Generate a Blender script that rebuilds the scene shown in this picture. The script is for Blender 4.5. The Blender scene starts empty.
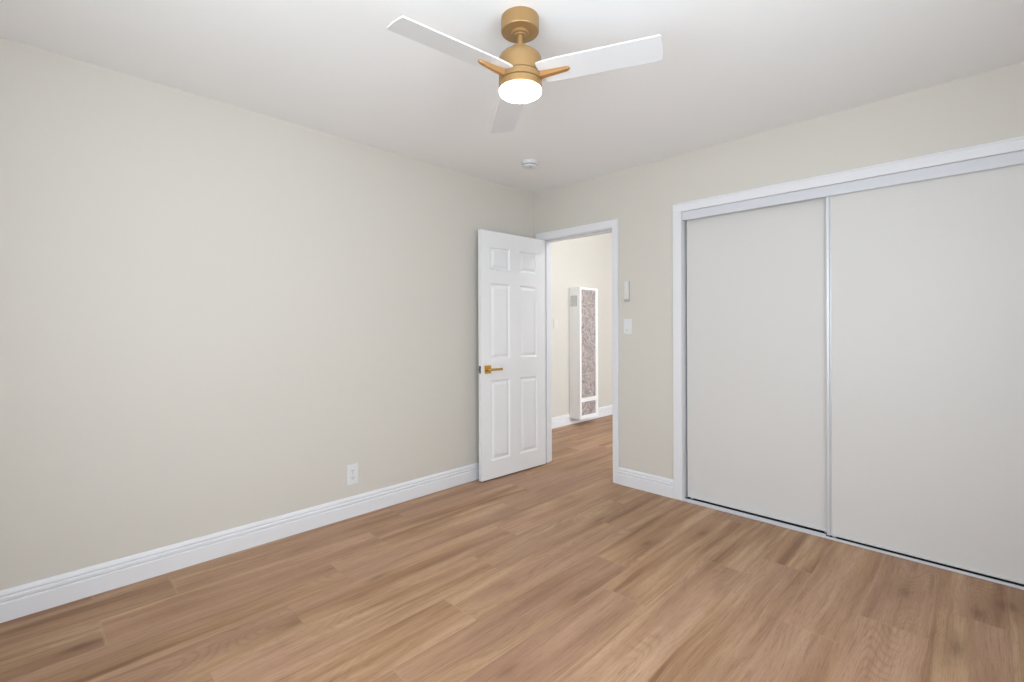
import bpy, bmesh, math
from mathutils import Vector, Matrix

R = math.radians
scene = bpy.context.scene
COL = scene.collection

# ------------------------------------------------------------------ camera
cam_data = bpy.data.cameras.new('camera')
cam_data.sensor_fit = 'HORIZONTAL'
cam_data.sensor_width = 36.0
cam_data.lens = 478.15 * 36.0 / 1024.0
cam_data.shift_y = -12.64 / 1024.0
cam_data.clip_start = 0.02
cam = bpy.data.objects.new('camera', cam_data)
COL.objects.link(cam)
cam.matrix_world = (Matrix.Translation((2.92268, -3.24115, 1.21549))
                    @ Matrix.Rotation(R(44.693), 4, 'Z')
                    @ Matrix.Rotation(R(90), 4, 'X')
                    @ Matrix.Rotation(R(-0.203), 4, 'Z'))
scene.camera = cam

# ------------------------------------------------------------------ world, daylight, exposure
world = bpy.data.worlds.new('world')
scene.world = world
world.use_nodes = True
bg = world.node_tree.nodes['Background']
bg.inputs['Color'].default_value = (0.825, 0.92, 1.0, 1)
bg.inputs['Strength'].default_value = 7.3


def window_light(name, loc, rot, sx, sy, watts, color=(1.0, 0.985, 0.96)):
    """Area light at a window opening, for added fills and sky portals."""
    d = bpy.data.lights.new(name, 'AREA')
    d.shape = 'RECTANGLE'
    d.size, d.size_y, d.energy, d.color = sx, sy, watts, color
    o = bpy.data.objects.new(name, d)
    o.location, o.rotation_euler = loc, rot
    COL.objects.link(o)
    return o


# fill lights added outside the front window and the window past the door
LIGHTS = [
    # name, location, (pitch, yaw) in degrees, size x, size y, watts, colour
    ('front_ceiling_fill', (2.35, -3.87, 1.45), (115, 0), 1.6, 1.3, 11, (0.82, 0.90, 1.0)),  # upward-tilted fill added to brighten the ceiling, standing in for ground bounce
    ('hall_window_fill', (3.56, 1.9, 1.4), (90, 90), 1.8, 1.4, 72, (0.86, 0.93, 1.0)),  # fill added at the unseen window to brighten the next room
]
for n_, l_, (p_, y_), sx_, sy_, w_, c_ in LIGHTS:
    window_light(n_, l_, (R(p_), 0, R(y_)), sx_, sy_, w_, c_)
hl = bpy.data.lights.new('added_hall_light', 'POINT')  # unseen overhead light without a fixture, added to brighten the next room
hl.energy, hl.shadow_soft_size, hl.color = 27, 0.12, (0.93, 0.96, 1.0)
hlo = bpy.data.objects.new('added_hall_light', hl)
hlo.location = (0.72, 0.98, 2.58)
COL.objects.link(hlo)
# sky portals in the three window openings
for n_, l_, y_, sx_, sy_ in (('portal_front', (2.35, -3.85, 1.45), 0, 1.72, 1.36),
                             ('portal_right', (3.55, -2.55, 1.45), 90, 1.72, 1.36),
                             ('portal_hall', (3.55, 1.9, 1.4), 90, 1.92, 1.42)):
    window_light(n_, l_, (R(90), 0, R(y_)), sx_, sy_, 1.0).data.cycles.is_portal = True

vs = scene.view_settings
vs.view_transform = 'Standard'
vs.look = 'None'
vs.exposure = 0.0
vs.gamma = 1.0
vs.use_curve_mapping = False

# ------------------------------------------------------------------ dimensions
H = 2.44            # ceiling height
XR, YF = 3.42, -3.72   # right wall, front wall (inner faces)
WT = 0.118          # wall thickness
XH = -0.822         # wall of the room past the door
YH = 5.2
HH = 2.76           # ceiling height of the room past the door
DOOR_L, DOOR_R, DOOR_T = 0.100, 0.837, 2.000
CL_L, CL_R, CL_T = 1.405, 3.150, 2.031


# ------------------------------------------------------------------ helpers
def srgb(r, g, b):
    f = lambda c: (c / 255) / 12.92 if c / 255 <= 0.04045 else ((c / 255 + 0.055) / 1.055) ** 2.4
    return (f(r), f(g), f(b), 1.0)


def obj(name, bm, material=None, parent=None, loc=None, smooth=None):
    me = bpy.data.meshes.new(name)
    bmesh.ops.recalc_face_normals(bm, faces=bm.faces[:])
    bm.to_mesh(me)
    bm.free()
    o = bpy.data.objects.new(name, me)
    COL.objects.link(o)
    if material:
        me.materials.append(material)
    if parent:
        o.parent = parent
    if loc is not None:
        o.location = loc
    if smooth is not None:
        for p in me.polygons:
            p.use_smooth = True
        me.set_sharp_from_angle(angle=R(smooth))
    return o


def tag(o, label=None, cat=None, group=None, kind=None):
    if label:
        o['label'] = label
    if cat:
        o['category'] = cat
    if group:
        o['group'] = group
    if kind:
        o['kind'] = kind
    return o


def struct(o, label, cat):
    return tag(o, label, cat, kind='structure')


def empty(name, loc, rz=0.0):
    o = bpy.data.objects.new(name, None)
    o.empty_display_size = 0.1
    o.location = loc
    o.rotation_euler = (0, 0, rz)
    COL.objects.link(o)
    return o


def add_box(bm, x0, x1, y0, y1, z0, z1, bevel=0.0, seg=2):
    t = bmesh.new()
    bmesh.ops.create_cube(t, size=1.0)
    for v in t.verts:
        v.co = Vector(((x0 + x1) / 2 + v.co.x * (x1 - x0), (y0 + y1) / 2 + v.co.y * (y1 - y0), (z0 + z1) / 2 + v.co.z * (z1 - z0)))
    if bevel:
        bmesh.ops.bevel(t, geom=t.edges[:], offset=bevel, segments=seg, profile=0.5, affect='EDGES')
    merge(bm, t)


def merge(bm, t, mat=None):
    m = {}
    for v in t.verts:
        m[v] = bm.verts.new(mat @ v.co if mat else v.co)
    for f in t.faces:
        bm.faces.new([m[v] for v in f.verts])
    t.free()


def box(*a, **k):
    bm = bmesh.new()
    add_box(bm, *a, **k)
    return bm


def add_lathe(bm, prof, n=64, center=(0, 0, 0), axis='Z', cap=True):
    """prof: list of (radius, height)."""
    rings = []
    for r, z in prof:
        ring = []
        for i in range(n):
            a = 2 * math.pi * i / n
            p = Vector((r * math.cos(a), r * math.sin(a), z))
            if axis == 'Y':
                p = Vector((p.x, p.z, p.y))
            elif axis == 'X':
                p = Vector((p.z, p.x, p.y))
            ring.append(bm.verts.new(p + Vector(center)))
        rings.append(ring)
    for a, b in zip(rings, rings[1:]):
        for i in range(n):
            j = (i + 1) % n
            bm.faces.new((a[i], a[j], b[j], b[i]))
    if cap:
        bm.faces.new(rings[0])
        bm.faces.new(rings[-1])


def lathe(*a, **k):
    bm = bmesh.new()
    add_lathe(bm, *a, **k)
    return bm


def add_extrude(bm, prof, p, q, nrm):
    """Extrude a (distance-from-wall, height) profile from p to q; nrm is the wall normal in plan."""
    n = Vector((nrm[0], nrm[1], 0))
    A = [bm.verts.new(Vector((p[0], p[1], 0)) + n * d + Vector((0, 0, z))) for d, z in prof]
    B = [bm.verts.new(Vector((q[0], q[1], 0)) + n * d + Vector((0, 0, z))) for d, z in prof]
    k = len(prof)
    for i in range(k):
        j = (i + 1) % k
        bm.faces.new((A[i], A[j], B[j], B[i]))
    bm.faces.new(A)
    bm.faces.new(B[::-1])


# ------------------------------------------------------------------ materials
def principled(name, color, rough=0.5, metal=0.0, spec=0.5, bump=None, coat=0.0):
    m = bpy.data.materials.new(name)
    m.use_nodes = True
    nt = m.node_tree
    b = nt.nodes['Principled BSDF']
    b.inputs['Base Color'].default_value = color
    b.inputs['Roughness'].default_value = rough
    b.inputs['Metallic'].default_value = metal
    b.inputs['Specular IOR Level'].default_value = spec
    b.inputs['Coat Weight'].default_value = coat
    if bump:
        scale, strength, dist = bump
        tc = nt.nodes.new('ShaderNodeTexCoord')
        n = nt.nodes.new('ShaderNodeTexNoise')
        n.inputs['Scale'].default_value = scale
        n.inputs['Detail'].default_value = 3
        bp = nt.nodes.new('ShaderNodeBump')
        bp.inputs['Strength'].default_value = strength
        bp.inputs['Distance'].default_value = dist
        nt.links.new(tc.outputs['Object'], n.inputs['Vector'])
        nt.links.new(n.outputs['Fac'], bp.inputs['Height'])
        nt.links.new(bp.outputs['Normal'], b.inputs['Normal'])
    return m


M_wall = principled('wall_paint', srgb(214, 209, 200), 0.6, spec=0.3, bump=(90, 0.08, 0.002))
M_ceil = principled('ceiling_paint', srgb(247, 247, 247), 0.8, spec=0.2, bump=(70, 0.08, 0.002))
M_trim = principled('trim_paint', srgb(231, 231, 234), 0.38, spec=0.4)
M_door = principled('door_paint', srgb(240, 240, 241), 0.42, spec=0.4)
M_slide = principled('sliding_door_laminate', srgb(217, 214, 211), 0.45, spec=0.4)
M_track = principled('white_track_metal', srgb(214, 215, 220), 0.38, spec=0.5)
M_stile = principled('stile_metal', srgb(214, 215, 218), 0.3, metal=0.2, spec=0.5)
M_gold = principled('brushed_gold', srgb(176, 142, 96), 0.45, metal=0.55, spec=0.5)
M_goldarm = principled('satin_gold_arm', srgb(176, 132, 82), 0.45, metal=0.5)
M_brass = principled('brass', srgb(214, 170, 88), 0.25, metal=0.85)
M_blade = principled('blade_white', srgb(222, 222, 223), 0.45, spec=0.5)
M_plastic = principled('white_plastic', srgb(228, 228, 229), 0.35, spec=0.5)
M_cream = principled('ivory_plastic', srgb(222, 219, 212), 0.4, spec=0.5)
M_grey = principled('grey_plastic', srgb(176, 176, 178), 0.5)
M_cradle_shade = principled('cradle_shade_grey', srgb(184, 183, 179), 0.5)  # grey stands in for the shadow at the remote's edge
M_dark = principled('dark_slot', srgb(40, 40, 42), 0.6)
M_gap_shade = principled('gap_shade', srgb(34, 34, 36), 0.7, spec=0.2)  # dark colour stands in for shade in the gap under the doors
M_steel = principled('latch_metal', srgb(120, 116, 116), 0.35, metal=0.8)
M_enamel = principled('heater_enamel', srgb(248, 248, 248), 0.35, spec=0.5)
M_rod = principled('closet_rod', srgb(190, 190, 190), 0.3, metal=0.8)


def lens_material():
    m = bpy.data.materials.new('lit_lens')
    m.use_nodes = True
    b = m.node_tree.nodes['Principled BSDF']
    b.inputs['Base Color'].default_value = (0.9, 0.9, 0.9, 1)
    b.inputs['Emission Color'].default_value = (1.0, 0.95, 0.87, 1)
    b.inputs['Emission Strength'].default_value = 13.0
    return m


M_lens = lens_material()


def glass_material():
    m = bpy.data.materials.new('window_glass')
    m.use_nodes = True
    nt = m.node_tree
    nt.nodes.remove(nt.nodes['Principled BSDF'])
    tr = nt.nodes.new('ShaderNodeBsdfTransparent')
    gl = nt.nodes.new('ShaderNodeBsdfGlossy')
    gl.inputs['Roughness'].default_value = 0.02
    mx = nt.nodes.new('ShaderNodeMixShader')
    mx.inputs[0].default_value = 0.06
    nt.links.new(tr.outputs[0], mx.inputs[1])
    nt.links.new(gl.outputs[0], mx.inputs[2])
    nt.links.new(mx.outputs[0], nt.nodes['Material Output'].inputs['Surface'])
    return m


M_glass = glass_material()


def grille_material():
    """Expanded-metal mesh: light diamond strands over dark holes."""
    m = bpy.data.materials.new('heater_grille')
    m.use_nodes = True
    nt = m.node_tree
    L = nt.links.new
    b = nt.nodes['Principled BSDF']
    b.inputs['Roughness'].default_value = 0.5
    tc = nt.nodes.new('ShaderNodeTexCoord')
    mp = nt.nodes.new('ShaderNodeMapping')
    mp.inputs['Rotation'].default_value = (R(45), 0, 0)
    v = nt.nodes.new('ShaderNodeTexVoronoi')
    v.inputs['Scale'].default_value = 42
    v.inputs['Randomness'].default_value = 0.35
    r = nt.nodes.new('ShaderNodeValToRGB')
    e = r.color_ramp.elements
    e[0].position, e[0].color = 0.34, srgb(74, 58, 54)
    e[1].position, e[1].color = 0.66, srgb(196, 184, 180)
    L(tc.outputs['Object'], mp.inputs['Vector'])
    L(mp.outputs['Vector'], v.inputs['Vector'])
    L(v.outputs['Distance'], r.inputs['Fac'])
    L(r.outputs['Color'], b.inputs['Base Color'])
    return m


M_grille = grille_material()


FLOOR_DARK = srgb(132, 95, 68)
FLOOR_MID = srgb(168, 130, 97)
FLOOR_LIGHT = srgb(182, 146, 112)
FLOOR_PALE = srgb(199, 165, 132)
FLOOR_PINK = srgb(174, 136, 113)
FLOOR_LINE = srgb(116, 81, 56)
FLOOR_KNOT = srgb(92, 60, 40)


def floor_material():
    m = bpy.data.materials.new('oak_vinyl_planks')
    m.use_nodes = True
    nt = m.node_tree
    N, L = nt.nodes, nt.links.new
    b = N['Principled BSDF']

    def val(x):
        return x

    def math_(op, a, c=None, d=None):
        n = N.new('ShaderNodeMath')
        n.operation = op
        for i, x in enumerate((a, c, d)):
            if x is None:
                continue
            if isinstance(x, (int, float)):
                n.inputs[i].default_value = x
            else:
                L(x, n.inputs[i])
        return n.outputs[0]

    def noise(vec, scale=1.0, detail=2.0, rough=0.5, dist=0.0):
        n = N.new('ShaderNodeTexNoise')
        n.inputs['Scale'].default_value = scale
        n.inputs['Detail'].default_value = detail
        n.inputs['Roughness'].default_value = rough
        n.inputs['Distortion'].default_value = dist
        L(vec, n.inputs['Vector'])
        return n.outputs['Fac']

    def comb(x, y, z):
        n = N.new('ShaderNodeCombineXYZ')
        for i, q in enumerate((x, y, z)):
            if isinstance(q, (int, float)):
                n.inputs[i].default_value = q
            else:
                L(q, n.inputs[i])
        return n.outputs[0]

    def ramp(fac, stops):
        n = N.new('ShaderNodeValToRGB')
        e = n.color_ramp.elements
        while len(e) < len(stops):
            e.new(0.5)
        for el, (p, c) in zip(e, stops):
            el.position, el.color = p, c
        L(fac, n.inputs['Fac'])
        return n.outputs['Color']

    def mix(fac, a, c, blend='MIX'):
        n = N.new('ShaderNodeMix')
        n.data_type = 'RGBA'
        n.blend_type = blend
        for i, x in ((0, fac), (6, a), (7, c)):
            if isinstance(x, (int, float)):
                n.inputs[i].default_value = x
            elif isinstance(x, tuple):
                n.inputs[i].default_value = x
            else:
                L(x, n.inputs[i])
        return n.outputs[2]

    def smooth(x, lo, hi):
        n = N.new('ShaderNodeMapRange')
        n.interpolation_type = 'SMOOTHSTEP'
        L(x, n.inputs['Value'])
        n.inputs['From Min'].default_value = lo
        n.inputs['From Max'].default_value = hi
        return n.outputs['Result']

    tc = N.new('ShaderNodeTexCoord')
    sep = N.new('ShaderNodeSeparateXYZ')
    L(tc.outputs['Object'], sep.inputs[0])
    X, Y = sep.outputs[0], sep.outputs[1]
    W, LEN = 0.225, 1.22
    u = math_('DIVIDE', math_('SUBTRACT', X, 0.065), W)
    col = math_('FLOOR', u)
    fu = math_('SUBTRACT', u, col)
    wn = N.new('ShaderNodeTexWhiteNoise')
    wn.noise_dimensions = '1D'
    L(col, wn.inputs['W'])
    off = math_('MULTIPLY', wn.outputs['Value'], 0.0)
    joints = {-4: -.2, -3: -.9, -2: -1.5, -1: -.6, 0: -2.76, 1: -1.815, 2: -2.149, 3: -1.227, 4: -1.575, 5: -1.932, 6: -2.329,
              7: -1.35, 8: -.75, 9: -1.75, 10: -1.05, 11: -2.0, 12: -.49, 13: -1.1, 14: -.1, 15: -.7}
    for k, j in joints.items():
        off = math_('ADD', off, math_('MULTIPLY', math_('COMPARE', col, float(k), 0.1), -j / LEN))
    v = math_('ADD', math_('DIVIDE', Y, LEN), off)
    row = math_('FLOOR', v)
    fv = math_('SUBTRACT', v, row)
    w2 = N.new('ShaderNodeTexWhiteNoise')
    w2.noise_dimensions = '2D'
    L(comb(col, row, 0), w2.inputs['Vector'])
    rnd = w2.outputs['Value']
    sc = N.new('ShaderNodeSeparateColor')
    L(w2.outputs['Color'], sc.inputs[0])
    r2, r3 = sc.outputs[0], sc.outputs[1]
    pid = math_('MULTIPLY', rnd, 37.0)

    # broad tonal streaks along the plank
    warp = noise(comb(math_('MULTIPLY', X, 2.0), math_('MULTIPLY', Y, 1.6), pid), 1.0, 2.0, 0.5)
    Xw = math_('ADD', X, math_('MULTIPLY', math_('SUBTRACT', warp, 0.5), 0.045))
    broad = noise(comb(math_('MULTIPLY', Xw, 15.0), math_('MULTIPLY', Y, 0.75), pid), 1.0, 2.5, 0.5, 0.25)
    mid = noise(comb(math_('MULTIPLY', Xw, 52.0), math_('MULTIPLY', Y, 1.5), pid), 1.0, 4.0, 0.6, 0.2)
    fine = noise(comb(math_('MULTIPLY', Xw, 290.0), math_('MULTIPLY', Y, 7.0), pid), 1.0, 3.0, 0.65)
    pores = noise(comb(math_('MULTIPLY', Xw, 420.0), math_('MULTIPLY', Y, 22.0), math_('ADD', pid, 3.0)), 1.0, 2.0, 0.6)
    # cathedral figure: contour lines of a stretched field
    field = noise(comb(math_('MULTIPLY', X, 6.0), math_('MULTIPLY', Y, 1.0), math_('ADD', pid, 11.0)), 1.0, 1.0, 0.4, 0.2)
    rings = math_('SINE', math_('ADD', math_('MULTIPLY', field, 210.0), math_('MULTIPLY', fine, 2.5)))
    rings = math_('MULTIPLY_ADD', rings, 0.5, 0.5)
    fmask = smooth(noise(comb(math_('MULTIPLY', X, 5.0), math_('MULTIPLY', Y, 0.8), math_('ADD', pid, 21.0)), 1.0, 1.0), 0.45, 0.62)
    # small flame-shaped knots
    vk = N.new('ShaderNodeTexVoronoi')
    vk.inputs['Scale'].default_value = 1.0
    L(comb(math_('MULTIPLY', Xw, 6.0), math_('MULTIPLY', Y, 2.1), pid), vk.inputs['Vector'])
    wob = math_('ADD', vk.outputs['Distance'], math_('ADD', math_('MULTIPLY', math_('SUBTRACT', mid, 0.5), 0.30), math_('MULTIPLY', math_('SUBTRACT', fine, 0.5), 0.22)))
    knot = math_('SUBTRACT', 1.0, smooth(wob, 0.0, 0.18))
    kmask = noise(comb(math_('MULTIPLY', X, 3.2), math_('MULTIPLY', Y, 1.3), math_('ADD', pid, 5.0)), 1.0, 1.0)
    knot = math_('MULTIPLY', knot, smooth(kmask, 0.42, 0.54))
    halo = math_('MULTIPLY', math_('SUBTRACT', 1.0, smooth(wob, 0.1, 0.55)), smooth(kmask, 0.42, 0.54))

    base = ramp(broad, [(0.30, FLOOR_DARK), (0.44, FLOOR_MID), (0.55, FLOOR_LIGHT), (0.70, FLOOR_PALE)])
    hue = noise(comb(math_('MULTIPLY', X, 4.0), math_('MULTIPLY', Y, 0.6), math_('ADD', pid, 31.0)), 1.0, 1.0)
    c = mix(math_('MULTIPLY', smooth(hue, 0.40, 0.60), 0.60), base, FLOOR_PINK)
    c = mix(math_('MULTIPLY', smooth(mid, 0.48, 0.78), 0.55), c, FLOOR_DARK)
    c = mix(math_('MULTIPLY', math_('MULTIPLY', smooth(rings, 0.45, 1.0), fmask), 0.22), c, FLOOR_LINE)
    c = mix(math_('MULTIPLY', smooth(fine, 0.48, 0.74), 0.38), c, FLOOR_LINE)
    c = mix(math_('MULTIPLY', smooth(pores, 0.52, 0.72), 0.36), c, FLOOR_LINE)
    c = mix(math_('MULTIPLY', math_('SUBTRACT', 1.0, smooth(fine, 0.25, 0.47)), 0.26), c, FLOOR_PALE)
    c = mix(math_('MULTIPLY', halo, 0.34), c, FLOOR_DARK)
    c = mix(math_('MULTIPLY', knot, 0.6), c, FLOOR_KNOT)
    # plank-to-plank value
    g = math_('MULTIPLY_ADD', r3, 0.13, 0.935)
    gc = N.new('ShaderNodeCombineColor')
    for i in range(3):
        L(g, gc.inputs[i])
    c = mix(1.0, c, gc.outputs[0], 'MULTIPLY')
    # joints
    eu = math_('MULTIPLY', math_('MINIMUM', fu, math_('SUBTRACT', 1.0, fu)), W)
    ev = math_('MULTIPLY', math_('MINIMUM', fv, math_('SUBTRACT', 1.0, fv)), LEN)
    edge = math_('MINIMUM', eu, ev)
    gap = math_('SUBTRACT', 1.0, smooth(edge, 0.0003, 0.0018))
    lit = math_('SUBTRACT', 1.0, smooth(math_('ABSOLUTE', math_('SUBTRACT', edge, 0.0022)), 0.0006, 0.0026))
    seen = smooth(noise(comb(math_('MULTIPLY', X, 1.5), math_('MULTIPLY', Y, 1.2), 3.0), 1.0, 1.0), 0.40, 0.60)
    lit = math_('MULTIPLY', lit, seen)
    c = mix(math_('MULTIPLY', lit, 0.40), c, FLOOR_PALE)
    c = mix(math_('MULTIPLY', gap, 0.28), c, FLOOR_LINE)
    L(c, b.inputs['Base Color'])
    rr = math_('MULTIPLY_ADD', fine, 0.16, 0.42)
    L(rr, b.inputs['Roughness'])
    b.inputs['Specular IOR Level'].default_value = 0.4
    bp = N.new('ShaderNodeBump')
    bp.inputs['Strength'].default_value = 0.15
    bp.inputs['Distance'].default_value = 0.0012
    hgt = math_('ADD', smooth(edge, 0.0, 0.003), math_('MULTIPLY', fine, 0.25))
    L(hgt, bp.inputs['Height'])
    L(bp.outputs['Normal'], b.inputs['Normal'])
    return m


M_floor = floor_material()

# ------------------------------------------------------------------ shell
struct(obj('floor', box(XH - WT, XR + WT, YF - WT, YH + WT, -0.1, 0.0), M_floor),
       'oak-look plank floor running from the bedroom through the doorway', 'floor')
struct(obj('ceiling', box(-WT, XR + WT, YF - WT, 0.0, H, H + 0.1), M_ceil),
       'plain white ceiling above the fan', 'ceiling')
struct(obj('ceiling_hall', box(XH - WT, XR + WT, 0.0, YH + WT, HH, HH + 0.1), M_ceil),
       'white ceiling of the next room', 'ceiling')

bm = bmesh.new()
add_box(bm, -WT, 0, YF - WT, 0.0, 0, H)
struct(obj('wall_left', bm, M_wall), 'long bare beige wall with one outlet', 'wall')

JB = 0.018   # jamb board
bm = bmesh.new()
add_box(bm, 0, DOOR_L - JB, 0, WT, 0, HH)
add_box(bm, DOOR_L - JB, DOOR_R + JB, 0, WT, DOOR_T + JB, HH)
add_box(bm, DOOR_R + JB, CL_L - JB, 0, WT, 0, HH)
add_box(bm, CL_L - JB, CL_R + JB, 0, WT, CL_T + JB, HH)
add_box(bm, CL_R + JB, XR, 0, WT, 0, HH)
struct(obj('wall_back', bm, M_wall), 'beige wall holding the doorway and the closet', 'wall')

FW = (1.50, 3.20, 0.78, 2.12)      # front window x0,x1,z0,z1
RW = (-3.40, -1.70, 0.78, 2.12)    # right window y0,y1,z0,z1
HW = (0.95, 2.85, 0.7, 2.1)        # window of the room past the door


def wall_with_hole(axis, face, thick, a0, a1, hole, H=H):
    bm = bmesh.new()
    h0, h1, z0, z1 = hole

    def piece(s0, s1, zz0, zz1):
        lo, hi = sorted((face, face + thick))
        if axis == 'Y':
            add_box(bm, s0, s1, lo, hi, zz0, zz1)
        else:
            add_box(bm, lo, hi, s0, s1, zz0, zz1)
    piece(a0, h0, 0, H)
    piece(h1, a1, 0, H)
    piece(h0, h1, 0, z0)
    piece(h0, h1, z1, H)
    return bm


struct(obj('wall_front', wall_with_hole('Y', YF, -WT, 0, XR, FW), M_wall), 'beige wall opposite the closet with a window', 'wall')
struct(obj('wall_right', wall_with_hole('X', XR, WT, YF - WT, 0.0, RW), M_wall), 'beige wall opposite the outlet wall with a window', 'wall')

# closet box
bm = bmesh.new()
add_box(bm, CL_L - 0.09, CL_L - JB, WT, 0.72, 0, HH)
add_box(bm, CL_R + JB, XR, WT, 0.72, 0, HH)
add_box(bm, CL_L - 0.09, XR, 0.72, 0.80, 0, HH)
struct(obj('wall_closet', bm, M_wall), 'closet interior walls behind the sliding doors', 'wall')

# room past the door
bm = bmesh.new()
add_box(bm, XH - WT, XH, WT, YH, 0, HH)
struct(obj('wall_hall', bm, M_wall), 'cream wall seen through the doorway behind the wall heater', 'wall')
bm = bmesh.new()
add_box(bm, XH - WT, 0.0, 0.0, WT, 0, HH)
struct(obj('wall_hall_front', bm, M_wall), 'wall of the next room beside the doorway', 'wall')
struct(obj('wall_hall_end', box(XH - WT, XR + WT, YH, YH + WT, 0, HH), M_wall), 'far end wall of the next room', 'wall')
struct(obj('wall_hall_right', wall_with_hole('X', XR, WT, 0.0, YH, HW, HH), M_wall), 'wall of the next room with a window', 'wall')


# windows (behind the camera; they let the daylight in)
def window(name, axis, face, sign, hole, label):
    a0, a1, z0, z1 = hole
    root = empty(name, (0, 0, 0))
    struct(root, label, 'window')

    def bx(bm, s0, s1, d0, d1, q0, q1, bev=0.003):
        lo, hi = sorted((face + sign * d0, face + sign * d1))
        if axis == 'Y':
            add_box(bm, s0, s1, lo, hi, q0, q1, bevel=bev, seg=1)
        else:
            add_box(bm, lo, hi, s0, s1, q0, q1, bevel=bev, seg=1)
    bm = bmesh.new()
    f = 0.05
    bx(bm, a0, a0 + f, 0.02, 0.09, z0, z1)
    bx(bm, a1 - f, a1, 0.02, 0.09, z0, z1)
    bx(bm, a0 + f, a1 - f, 0.02, 0.09, z0, z0 + f)
    bx(bm, a0 + f, a1 - f, 0.02, 0.09, z1 - f, z1)
    mid = (a0 + a1) / 2
    bx(bm, mid - 0.02, mid + 0.02, 0.03, 0.08, z0 + f, z1 - f)
    obj('window_frame', bm, M_trim, root)
    bm = bmesh.new()
    bx(bm, a0 + f, mid - 0.02, 0.05, 0.056, z0 + f, z1 - f, 0)
    bx(bm, mid + 0.02, a1 - f, 0.05, 0.056, z0 + f, z1 - f, 0)
    obj('glass', bm, M_glass, root)
    bm = bmesh.new()
    bx(bm, a0 - 0.06, a1 + 0.06, -0.04, 0.02, z0 - 0.025, z0)
    obj('window_sill', bm, M_trim, root)


window('window_1', 'Y', YF, -1, FW, 'white two-pane window opposite the closet')
window('window_2', 'X', XR, 1, RW, 'white two-pane window opposite the outlet wall')
window('window_3', 'X', XR, 1, HW, 'white two-pane window of the next room')

# ------------------------------------------------------------------ baseboards
BASE = [(0, 0), (0.0165, 0), (0.0165, 0.0755), (0.0095, 0.0815), (0.0160, 0.0870), (0.0160, 0.0985),
        (0.0080, 0.1045), (0.0130, 0.1095), (0.0125, 0.115), (0.0095, 0.123), (0.0060, 0.128), (0.0040, 0.130), (0, 0.130)]


def baseboard(name, runs, label):
    bm = bmesh.new()
    for p, q, n in runs:
        add_extrude(bm, BASE, p, q, n)
    return struct(obj(name, bm, M_trim), label, 'baseboard')


baseboard('baseboard_left', [((0, YF), (0, 0), (1, 0))], 'white grooved baseboard under the outlet along the bare beige wall')
baseboard('baseboard_back', [((0.888, 0), (CL_L - 0.063, 0), (0, -1))], 'short white baseboard between the doorway and the closet')
baseboard('baseboard_hall', [((XH, WT), (XH, YH), (1, 0))], 'white baseboard of the room beyond the doorway, behind the wall heater')
baseboard('baseboard_front', [((0.0, YF), (XR, YF), (0, 1))], 'white baseboard along the wall opposite the closet')
baseboard('baseboard_right', [((XR, YF), (XR, 0), (-1, 0))], 'white baseboard along the wall opposite the outlet')

# ------------------------------------------------------------------ door casing and jamb
CW = 0.055
bm = bmesh.new()
t0, t1 = -0.016, 0.0
add_box(bm, DOOR_L - 0.005 - CW, DOOR_L - 0.005, t0, t1, 0, DOOR_T + 0.005, bevel=0.003)
add_box(bm, DOOR_R + 0.002, 0.889, t0, t1, 0, DOOR_T + 0.005, bevel=0.003)
add_box(bm, DOOR_L - 0.005 - CW, 0.889, t0, t1, DOOR_T + 0.005, DOOR_T + 0.005 + 0.062, bevel=0.003)
# back side casing
add_box(bm, DOOR_L - 0.005 - CW, DOOR_L - 0.005, WT, WT + 0.016, 0, DOOR_T + 0.005, bevel=0.003)
add_box(bm, DOOR_R + 0.002, 0.889, WT, WT + 0.016, 0, DOOR_T + 0.005, bevel=0.003)
add_box(bm, DOOR_L - 0.005 - CW, 0.889, WT, WT + 0.016, DOOR_T + 0.005, DOOR_T + 0.067, bevel=0.003)
# jamb boards and stops
add_box(bm, DOOR_L - JB, DOOR_L, 0, WT, 0, DOOR_T)
add_box(bm, DOOR_R, DOOR_R + JB, 0, WT, 0, DOOR_T)
add_box(bm, DOOR_L - JB, DOOR_R + JB, 0, WT, DOOR_T, DOOR_T + JB)
add_box(bm, DOOR_L, DOOR_L + 0.011, 0.045, 0.08, 0, DOOR_T - 0.011, bevel=0.002)
add_box(bm, DOOR_R - 0.011, DOOR_R, 0.045, 0.08, 0, DOOR_T - 0.011, bevel=0.002)
add_box(bm, DOOR_L, DOOR_R, 0.045, 0.08, DOOR_T - 0.011, DOOR_T, bevel=0.002)
trim1 = struct(obj('trim_1', bm, M_trim), 'white casing and jamb around the open doorway', 'door frame')
bm = box(DOOR_R - 0.0015, DOOR_R + 0.0005, 0.004, 0.034, 0.86, 0.92, bevel=0.0006, seg=1)
obj('strike_plate', bm, M_brass, trim1)

# closet casing
bm = bmesh.new()
add_box(bm, CL_L - 0.063, CL_L, -0.017, 0, 0, CL_T, bevel=0.003)
add_box(bm, CL_R, CL_R + 0.063, -0.017, 0, 0, CL_T, bevel=0.003)
add_box(bm, CL_L - 0.063, CL_R + 0.063, -0.017, 0, CL_T, CL_T + 0.062, bevel=0.003)
add_box(bm, CL_L - 0.063, CL_R + 0.063, -0.021, -0.012, CL_T + 0.050, CL_T + 0.062, bevel=0.003)
add_box(bm, CL_L - JB, CL_L, 0, WT, 0, CL_T)
add_box(bm, CL_R, CL_R + JB, 0, WT, 0, CL_T)
add_box(bm, CL_L - JB, CL_R + JB, 0, WT, CL_T, CL_T + JB)
struct(obj('trim_2', bm, M_trim), 'white casing around the wide closet opening', 'door frame')

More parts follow.
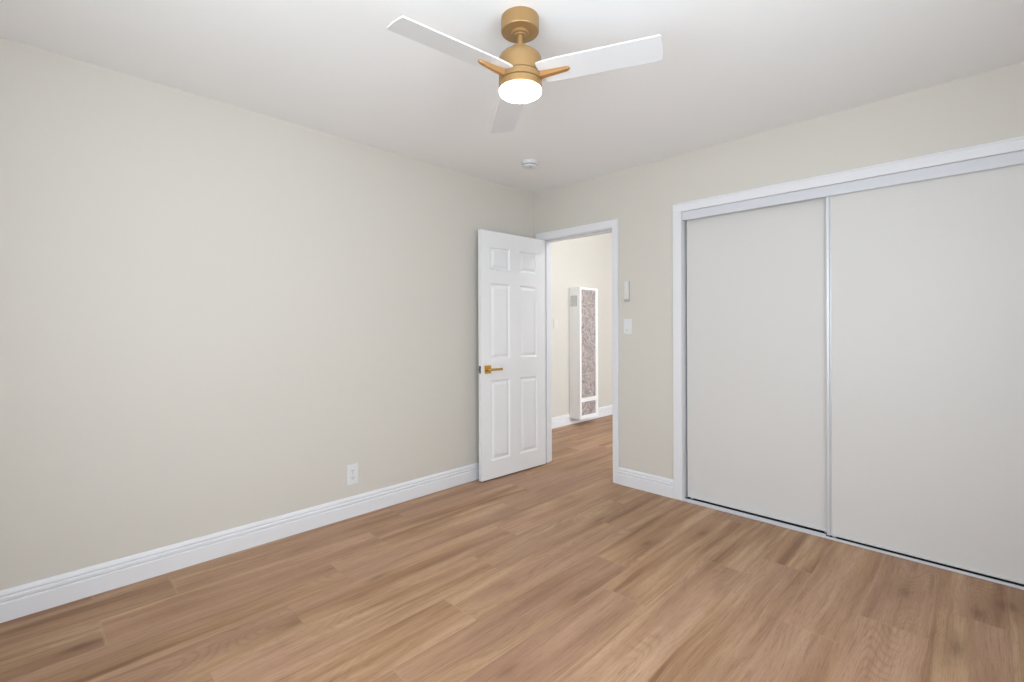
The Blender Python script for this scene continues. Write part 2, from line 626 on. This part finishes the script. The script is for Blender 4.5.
# ------------------------------------------------------------------ closet tracks and sliding doors
bm = bmesh.new()
add_box(bm, CL_L + 0.001, CL_R - 0.001, -0.004, 0.002, 1.970, CL_T - 0.001, bevel=0.001, seg=1)
add_box(bm, CL_L + 0.001, CL_R - 0.001, 0.002, 0.100, CL_T - 0.008, CL_T - 0.001)
add_box(bm, CL_L + 0.001, CL_R - 0.001, 0.036, 0.039, 1.992, CL_T - 0.008)
add_box(bm, CL_L + 0.001, CL_R - 0.001, 0.097, 0.100, 1.97, CL_T - 0.008)
tag(obj('closet_top_track', bm, M_track), 'white metal fascia track running along the top of the closet opening', 'door track')

bm = bmesh.new()
add_box(bm, CL_L + 0.001, CL_R - 0.001, -0.020, 0.003, 0.0005, 0.0085, bevel=0.002, seg=2)
add_box(bm, CL_L + 0.001, 2.262, 0.003, 0.032, 0.0028, 0.0085, bevel=0.002, seg=2)
ft = tag(obj('closet_floor_track', bm, M_track), 'white metal track on the floor under the closet doors', 'door track')
bm = bmesh.new()
add_box(bm, CL_L + 0.001, CL_R - 0.001, 0.003, 0.092, 0.0003, 0.0025)
add_box(bm, CL_L + 0.001, CL_R - 0.001, 0.036, 0.040, 0.0025, 0.010)
tag(obj('channel', bm, M_gap_shade, ft), 'track channel behind the white lip, coloured dark for the shade under the doors')

LZ0, LZ1 = 0.0155, 1.988
# rear (hinge-wall side) door
d2 = empty('door_2', (1.4175, 0.045, 0))
struct(d2, 'white sliding closet door nearer the doorway, sliding behind the other', 'closet door')
obj('panel', box(0.006, 0.868, 0.003, 0.020, LZ0 + 0.004, LZ1, bevel=0.001, seg=1), M_slide, d2)
for x in (0.0, 0.862):
    obj('stile', box(x, x + 0.012, 0.0, 0.022, LZ0, LZ1, bevel=0.002), M_slide, d2)
obj('rail', box(0.012, 0.862, 0.001, 0.022, LZ0, LZ0 + 0.010, bevel=0.001, seg=1), M_slide, d2)
for x in (0.02, 0.83):
    bm = lathe([(0.011, -0.004), (0.012, -0.003), (0.012, 0.003), (0.011, 0.004)], 20, (x + 0.01, 0.011, 0.0148), axis='Y')
    obj('roller', bm, M_grey, d2, smooth=40)
# front door
d3 = empty('door_3', (2.268, 0.010, 0))
struct(d3, 'white sliding closet door in front, farther from the doorway', 'closet door')
obj('panel', box(0.02, 0.870, 0.004, 0.021, LZ0 + 0.004, LZ1, bevel=0.001, seg=1), M_slide, d3)
bm = bmesh.new()
add_box(bm, 0.0, 0.017, -0.003, 0.023, LZ0 - 0.004, LZ1, bevel=0.0035, seg=3)
add_box(bm, 0.0175, 0.0245, 0.0005, 0.022, LZ0 - 0.002, LZ1, bevel=0.002)
obj('stile', bm, M_stile, d3)
obj('stile', box(0.862, 0.878, -0.002, 0.023, LZ0, LZ1, bevel=0.003), M_stile, d3)
obj('rail', box(0.0245, 0.862, 0.001, 0.022, LZ0, LZ0 + 0.010, bevel=0.001, seg=1), M_slide, d3)
for x in (0.035, 0.83):
    bm = lathe([(0.011, -0.004), (0.012, -0.003), (0.012, 0.003), (0.011, 0.004)], 20, (x, 0.011, 0.0148), axis='Y')
    obj('roller', bm, M_grey, d3, smooth=40)

# ------------------------------------------------------------------ hinged six-panel door
DW, DT, DZ0, DZ1 = 0.731, 0.035, 0.012, 1.996


def six_panel_leaf():
    bm = bmesh.new()
    ox = 0.003
    xs = [ox, ox + 0.098, ox + 0.309, ox + 0.423, ox + 0.634, ox + DW]
    zs = [DZ0, 0.155, 0.800, 0.968, 1.578, 1.690, 1.868, DZ1]
    for yf, s in ((DT, 1), (0.0, -1)):
        for i in range(5):
            for k in range(7):
                x0, x1, z0, z1 = xs[i], xs[i + 1], zs[k], zs[k + 1]
                if i in (1, 3) and k in (1, 3, 5):
                    rings = [(0, 0), (0.003, -0.003), (0.009, -0.011), (0.014, -0.0125), (0.019, -0.0115), (0.036, -0.003), (0.041, -0.0022)]
                    prev = None
                    for ins, dep in rings:
                        c = [bm.verts.new((x0 + ins, yf + s * dep, z0 + ins)), bm.verts.new((x1 - ins, yf + s * dep, z0 + ins)),
                             bm.verts.new((x1 - ins, yf + s * dep, z1 - ins)), bm.verts.new((x0 + ins, yf + s * dep, z1 - ins))]
                        if prev:
                            for a in range(4):
                                b = (a + 1) % 4
                                bm.faces.new((prev[a], prev[b], c[b], c[a]))
                        prev = c
                    bm.faces.new(prev)
                else:
                    bm.faces.new([bm.verts.new(p) for p in ((x0, yf, z0), (x1, yf, z0), (x1, yf, z1), (x0, yf, z1))])
    x0, x1 = xs[0], xs[-1]
    for q in (((x0, 0, DZ0), (x0, DT, DZ0), (x0, DT, DZ1), (x0, 0, DZ1)), ((x1, 0, DZ0), (x1, DT, DZ0), (x1, DT, DZ1), (x1, 0, DZ1)),
              ((x0, 0, DZ0), (x1, 0, DZ0), (x1, DT, DZ0), (x0, DT, DZ0)), ((x0, 0, DZ1), (x1, 0, DZ1), (x1, DT, DZ1), (x0, DT, DZ1))):
        bm.faces.new([bm.verts.new(p) for p in q])
    bmesh.ops.remove_doubles(bm, verts=bm.verts[:], dist=0.0001)
    return bm


door = obj('door_1', six_panel_leaf(), M_door)
door.location = (DOOR_L + 0.007, -0.007, 0)
door.rotation_euler = (0, 0, R(-92.5))
struct(door, 'white six-panel door standing open against the bare beige wall', 'door')
# the leaf sits 8 mm in from the pin: local y runs DT towards the room side seen by the camera
KX, KZ = 0.671, 0.890
h = obj('handle', box(KX - 0.032, KX + 0.032, DT + 0.0003, DT + 0.009, KZ - 0.032, KZ + 0.032, bevel=0.002), M_brass, door)
bm = bmesh.new()
add_lathe(bm, [(0.013, DT + 0.009), (0.012, DT + 0.012), (0.011, DT + 0.045)], 24, (KX, 0, KZ), axis='Y')
add_box(bm, KX - 0.118, KX + 0.012, DT + 0.040, DT + 0.054, KZ - 0.009, KZ + 0.009, bevel=0.003)
obj('lever', bm, M_brass, h, smooth=35)
bm = bmesh.new()
add_box(bm, 0.003 + DW - 0.0005, 0.003 + DW + 0.0015, 0.005, 0.030, KZ - 0.029, KZ + 0.029, bevel=0.0006, seg=1)
add_box(bm, 0.003 + DW, 0.003 + DW + 0.011, 0.010, 0.025, KZ - 0.010, KZ + 0.010, bevel=0.003)
obj('latch', bm, M_steel, door)
for z in (0.22, 1.0, 1.80):
    bm = lathe([(0.005, z - 0.045), (0.0065, z - 0.044), (0.0065, z + 0.044), (0.005, z + 0.045)], 16, (-0.001, -0.004, 0))
    obj('hinge', bm, M_brass, door, smooth=40)

# ------------------------------------------------------------------ ceiling fan
fan = empty('ceiling_fan', (1.6193, -1.8723, H))
tag(fan, 'gold ceiling fan with three white blades and a lit round lamp', 'ceiling fan')
FN = 72
obj('canopy', lathe([(0.0735, 0.0), (0.0745, -0.003), (0.0745, -0.053), (0.0725, -0.056), (0.036, -0.0575)], FN), M_gold, fan, smooth=30)
bm = bmesh.new()
add_lathe(bm, [(0.036, -0.0565), (0.036, -0.062), (0.033, -0.065), (0.024, -0.066), (0.020, -0.070)], 48)
obj('collar', bm, M_gold, fan, smooth=30)
obj('downrod', lathe([(0.0115, -0.066), (0.0115, -0.130)], 32), M_gold, fan, smooth=30)
obj('motor_housing', lathe([(0.020, -0.116), (0.031, -0.1165), (0.0335, -0.119), (0.0345, -0.130), (0.038, -0.1335), (0.050, -0.1365), (0.063, -0.1410),
                            (0.073, -0.1470), (0.080, -0.155), (0.0838, -0.164), (0.085, -0.175), (0.085, -0.190), (0.085, -0.2265), (0.0835, -0.228), (0.06, -0.2285)], FN), M_gold, fan, smooth=30)
obj('blade_ring', lathe([(0.06, -0.2285), (0.0815, -0.229), (0.0815, -0.231), (0.085, -0.232), (0.085, -0.252), (0.0835, -0.2535), (0.0815, -0.254), (0.06, -0.2545)], FN), M_gold, fan, smooth=30)
obj('lamp_ring', lathe([(0.06, -0.2550), (0.0815, -0.2550), (0.0835, -0.2575), (0.085, -0.2585), (0.085, -0.2820), (0.0838, -0.2835), (0.078, -0.2835), (0.06, -0.28)], FN), M_gold, fan, smooth=30)
obj('lamp_lens', lathe([(0.070, -0.2832), (0.0800, -0.2836), (0.0832, -0.2860), (0.0835, -0.2920), (0.0815, -0.2970), (0.076, -0.3005), (0.060, -0.3030), (0.03, -0.3045), (0.004, -0.305)], FN), M_lens, fan, smooth=50)

YAW = R(44.693)


def blade_bm():
    """Blade along +X from the hub, flat, rounded corners, thin curved section."""
    t = bmesh.new()
    r0, r1, hw = 0.078, 0.538, 0.061
    out = [(r0, -0.052), (r0 + 0.02, -0.057), (r0 + 0.08, -hw)]
    rc = 0.007
    tip = 0.003
    for i in range(7):
        a = R(-90 + 90 * i / 6)
        out.append((r1 - tip - rc + rc * math.cos(a), -hw + rc + rc * math.sin(a)))
    for i in range(1, 8):
        y = -hw + rc + (2 * hw - 2 * rc) * i / 8
        out.append((r1 - tip + tip * (1 - (y / (hw - rc)) ** 2), y))
    for i in range(7):
        a = R(90 * i / 6)
        out.append((r1 - tip - rc + rc * math.cos(a), hw - rc + rc * math.sin(a)))
    out += [(r0 + 0.08, hw), (r0 + 0.02, 0.057), (r0, 0.052)]
    lo = [t.verts.new((x, y, -0.003)) for x, y in out]
    hi = [t.verts.new((x, y, 0.003)) for x, y in out]
    t.faces.new(lo[::-1])
    t.faces.new(hi)
    n = len(out)
    for i in range(n):
        t.faces.new((lo[i], lo[(i + 1) % n], hi[(i + 1) % n], hi[i]))
    return t


def arm_bm():
    """Tapered bar under the blade, from the ring out to 0.21."""
    t = bmesh.new()
    st = [(0.080, 0.0135, -0.004, -0.024), (0.11, 0.0125, -0.0035, -0.021), (0.15, 0.0110, -0.0035, -0.0175), (0.185, 0.0100, -0.0035, -0.0140), (0.195, 0.0085, -0.0035, -0.0120), (0.199, 0.0055, -0.0035, -0.0085)]
    rows = []
    for x, w, zt, zb in st:
        rows.append([t.verts.new((x, -w, zt)), t.verts.new((x, w, zt)), t.verts.new((x, w * 0.7, zb)), t.verts.new((x, -w * 0.7, zb))])
    for a, b in zip(rows, rows[1:]):
        for i in range(4):
            j = (i + 1) % 4
            t.faces.new((a[i], a[j], b[j], b[i]))
    t.faces.new(rows[0])
    t.faces.new(rows[-1][::-1])
    return t


b0 = a0 = None
for k, ang in enumerate((-21.0, 99.0, 219.0)):
    mat = Matrix.Rotation(YAW + R(ang), 4, 'Z') @ Matrix.Rotation(R(-10), 4, 'X')
    if b0 is None:
        blade = b0 = obj('blade', blade_bm(), M_blade, fan)
        arm = a0 = obj('blade_arm', arm_bm(), M_goldarm, b0, smooth=25)
        tag(arm, 'gold arm under the white blade')
    else:
        blade = b0.copy()
        COL.objects.link(blade)
        blade.parent = fan
        arm = a0.copy()
        COL.objects.link(arm)
        arm.parent = blade
    blade.matrix_local = Matrix.Translation((0, 0, -0.229)) @ mat

# ------------------------------------------------------------------ smoke detector
sd = empty('smoke_detector', (0.545, -0.645, H))
tag(sd, 'small round white smoke detector on the ceiling', 'smoke detector')
obj('base', lathe([(0.058, 0), (0.060, -0.002), (0.060, -0.010), (0.058, -0.012), (0.05, -0.012)], 56), M_plastic, sd, smooth=30)
bm = bmesh.new()
add_lathe(bm, [(0.045, -0.012), (0.056, -0.012), (0.055, -0.022), (0.049, -0.024), (0.049, -0.030), (0.053, -0.031), (0.051, -0.037), (0.046, -0.041), (0.02, -0.0425), (0.004, -0.0425)], 56)
c = obj('cover', bm, M_plastic, sd, smooth=30)
bm = bmesh.new()
for i in range(20):
    t = bmesh.new()
    add_box(t, 0.0485, 0.0500, -0.005, 0.005, -0.0300, -0.0240)
    merge(bm, t, Matrix.Rotation(2 * math.pi * i / 20, 4, 'Z'))
obj('vent_slots', bm, M_dark, c)
obj('test_button', lathe([(0.010, -0.0420), (0.010, -0.0440), (0.008, -0.0450), (0.002, -0.0450)], 24, (0.018, -0.01, 0)), M_grey, sd, smooth=30)

# ------------------------------------------------------------------ outlet on the left wall
out = empty('wall_outlet', (0.0, -1.766, 0.273))
tag(out, 'white duplex outlet low on the bare beige wall above the baseboard', 'outlet')
obj('plate', box(0, 0.006, -0.040, 0.040, -0.066, 0.066, bevel=0.003), M_plastic, out)
for s in (-1, 1):
    bm = bmesh.new()
    t = bmesh.new()
    add_lathe(t, [(0.0165, 0.005), (0.0165, 0.0085), (0.0155, 0.0095), (0.002, 0.0095)], 32, axis='X')
    merge(bm, t, Matrix.Translation((0, 0, s * 0.0225)))
    f = obj('receptacle', bm, M_plastic, out, smooth=35)
    bm = bmesh.new()
    for y in (-0.0065, 0.0065):
        add_box(bm, 0.0090, 0.0099, y - 0.0012, y + 0.0012, s * 0.0225 - 0.001, s * 0.0225 + 0.008)
    add_box(bm, 0.0090, 0.0099, -0.0022, 0.0022, s * 0.0225 - 0.010, s * 0.0225 - 0.0055)
    obj('slots', bm, M_dark, f)
obj('screw', lathe([(0.0032, 0.006), (0.0030, 0.0068), (0.001, 0.0070)], 16, axis='X'), M_grey, out, smooth=40)

# ------------------------------------------------------------------ switch and wall control beside the doorway
sw = empty('light_switch', (0.971, 0.0, 1.227))
tag(sw, 'white rocker light switch plate on the beige wall beside the doorway', 'light switch')
obj('plate', box(-0.035, 0.035, -0.006, 0, -0.0575, 0.0575, bevel=0.0028), M_plastic, sw)
bm = bmesh.new()
vs_ = [(-0.0165, -0.0062, -0.033), (0.0165, -0.0062, -0.033), (0.0165, -0.0062, 0.033), (-0.0165, -0.0062, 0.033)]
add_box(bm, -0.0165, 0.0165, -0.0095, -0.0055, -0.033, 0.033, bevel=0.0015)
for v in bm.verts:
    if v.co.y < -0.007:
        v.co.y += 0.002 * (v.co.z / 0.033)
r_ = obj('rocker', bm, M_plastic, sw)
obj('slide_tab', box(-0.011, 0.004, -0.0125, -0.0085, -0.030, -0.0245, bevel=0.001, seg=1), M_grey, r_)

wc = empty('wall_control', (0.968, 0.0, 1.4985))
tag(wc, 'slim pale upright fan control holder above the light switch', 'wall control')
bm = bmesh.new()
add_box(bm, -0.0175, 0.0220, -0.006, 0, -0.0765, 0.0745, bevel=0.002)  # reaches past the remote on the right and below, shaped as its shadow
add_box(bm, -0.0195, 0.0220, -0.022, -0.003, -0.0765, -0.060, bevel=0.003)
obj('shaded_cradle', bm, M_cradle_shade, wc)
rc = obj('remote', box(-0.0205, 0.0165, -0.018, -0.0055, -0.068, 0.0765, bevel=0.004, seg=3), M_cream, wc)
for z in (0.055, 0.035, 0.015, -0.005):
    obj('button', box(-0.008, 0.008, -0.0192, -0.0175, z - 0.005, z + 0.005, bevel=0.0007, seg=1), M_plastic, rc)

# switch on the wall past the door
hs = empty('light_switch', (XH, 1.30, 1.266))
tag(hs, 'cream light switch on the hall wall between the door frame and the heater', 'light switch')
obj('plate', box(0, 0.006, -0.036, 0.036, -0.0575, 0.0575, bevel=0.0028), M_cream, hs)
obj('rocker', box(0.005, 0.009, -0.0165, 0.0165, -0.033, 0.033, bevel=0.0015), M_cream, hs)

# ------------------------------------------------------------------ wall heater in the next room
HX, HY0, HY1, HZ0, HZ1 = XH, 1.571, 1.959, 0.075, 1.728
HD = 0.172
ht = empty('wall_heater', (HX, HY0, 0))
tag(ht, 'tall white gas wall heater with brown mesh grilles beyond the doorway', 'wall heater')
hw = HY1 - HY0
bm = bmesh.new()
add_box(bm, 0, HD - 0.022, 0.0, hw, HZ0, HZ1, bevel=0.006)
# front frame with two openings
fx0, fx1 = HD - 0.026, HD
GY0, GY1 = 0.032, hw - 0.046
g = [(0.121, 0.288), (0.339, 1.698)]
add_box(bm, fx0, fx1, 0.0, GY0, HZ0, HZ1, bevel=0.004)
add_box(bm, fx0, fx1, GY1, hw, HZ0, HZ1, bevel=0.004)
add_box(bm, fx0, fx1, GY0 - 0.003, GY1 + 0.003, HZ0, g[0][0], bevel=0.004)
add_box(bm, fx0, fx1, GY0 - 0.003, GY1 + 0.003, g[0][1], g[1][0], bevel=0.004)
add_box(bm, fx0, fx1, GY0 - 0.003, GY1 + 0.003, g[1][1], HZ1, bevel=0.004)
obj('cabinet', bm, M_enamel, ht)
for z0, z1 in g:
    bm = box(HD - 0.021, HD - 0.012, GY0 - 0.002, GY1 + 0.002, z0 - 0.002, z1 + 0.002)
    gr = obj('grille', bm, M_grille, ht)
    tag(gr, 'brown expanded-metal grille')
bm = bmesh.new()
add_box(bm, 0.030, 0.125, -0.003, 0.001, 1.490, 1.622, bevel=0.001, seg=1)
sv = obj('side_vent', bm, M_grey, ht)
bm = bmesh.new()
for i in range(9):
    z = 1.496 + i * 0.0138
    add_box(bm, 0.036, 0.119, -0.0045, -0.0025, z, z + 0.006)
obj('vent_slats', bm, M_enamel, sv)
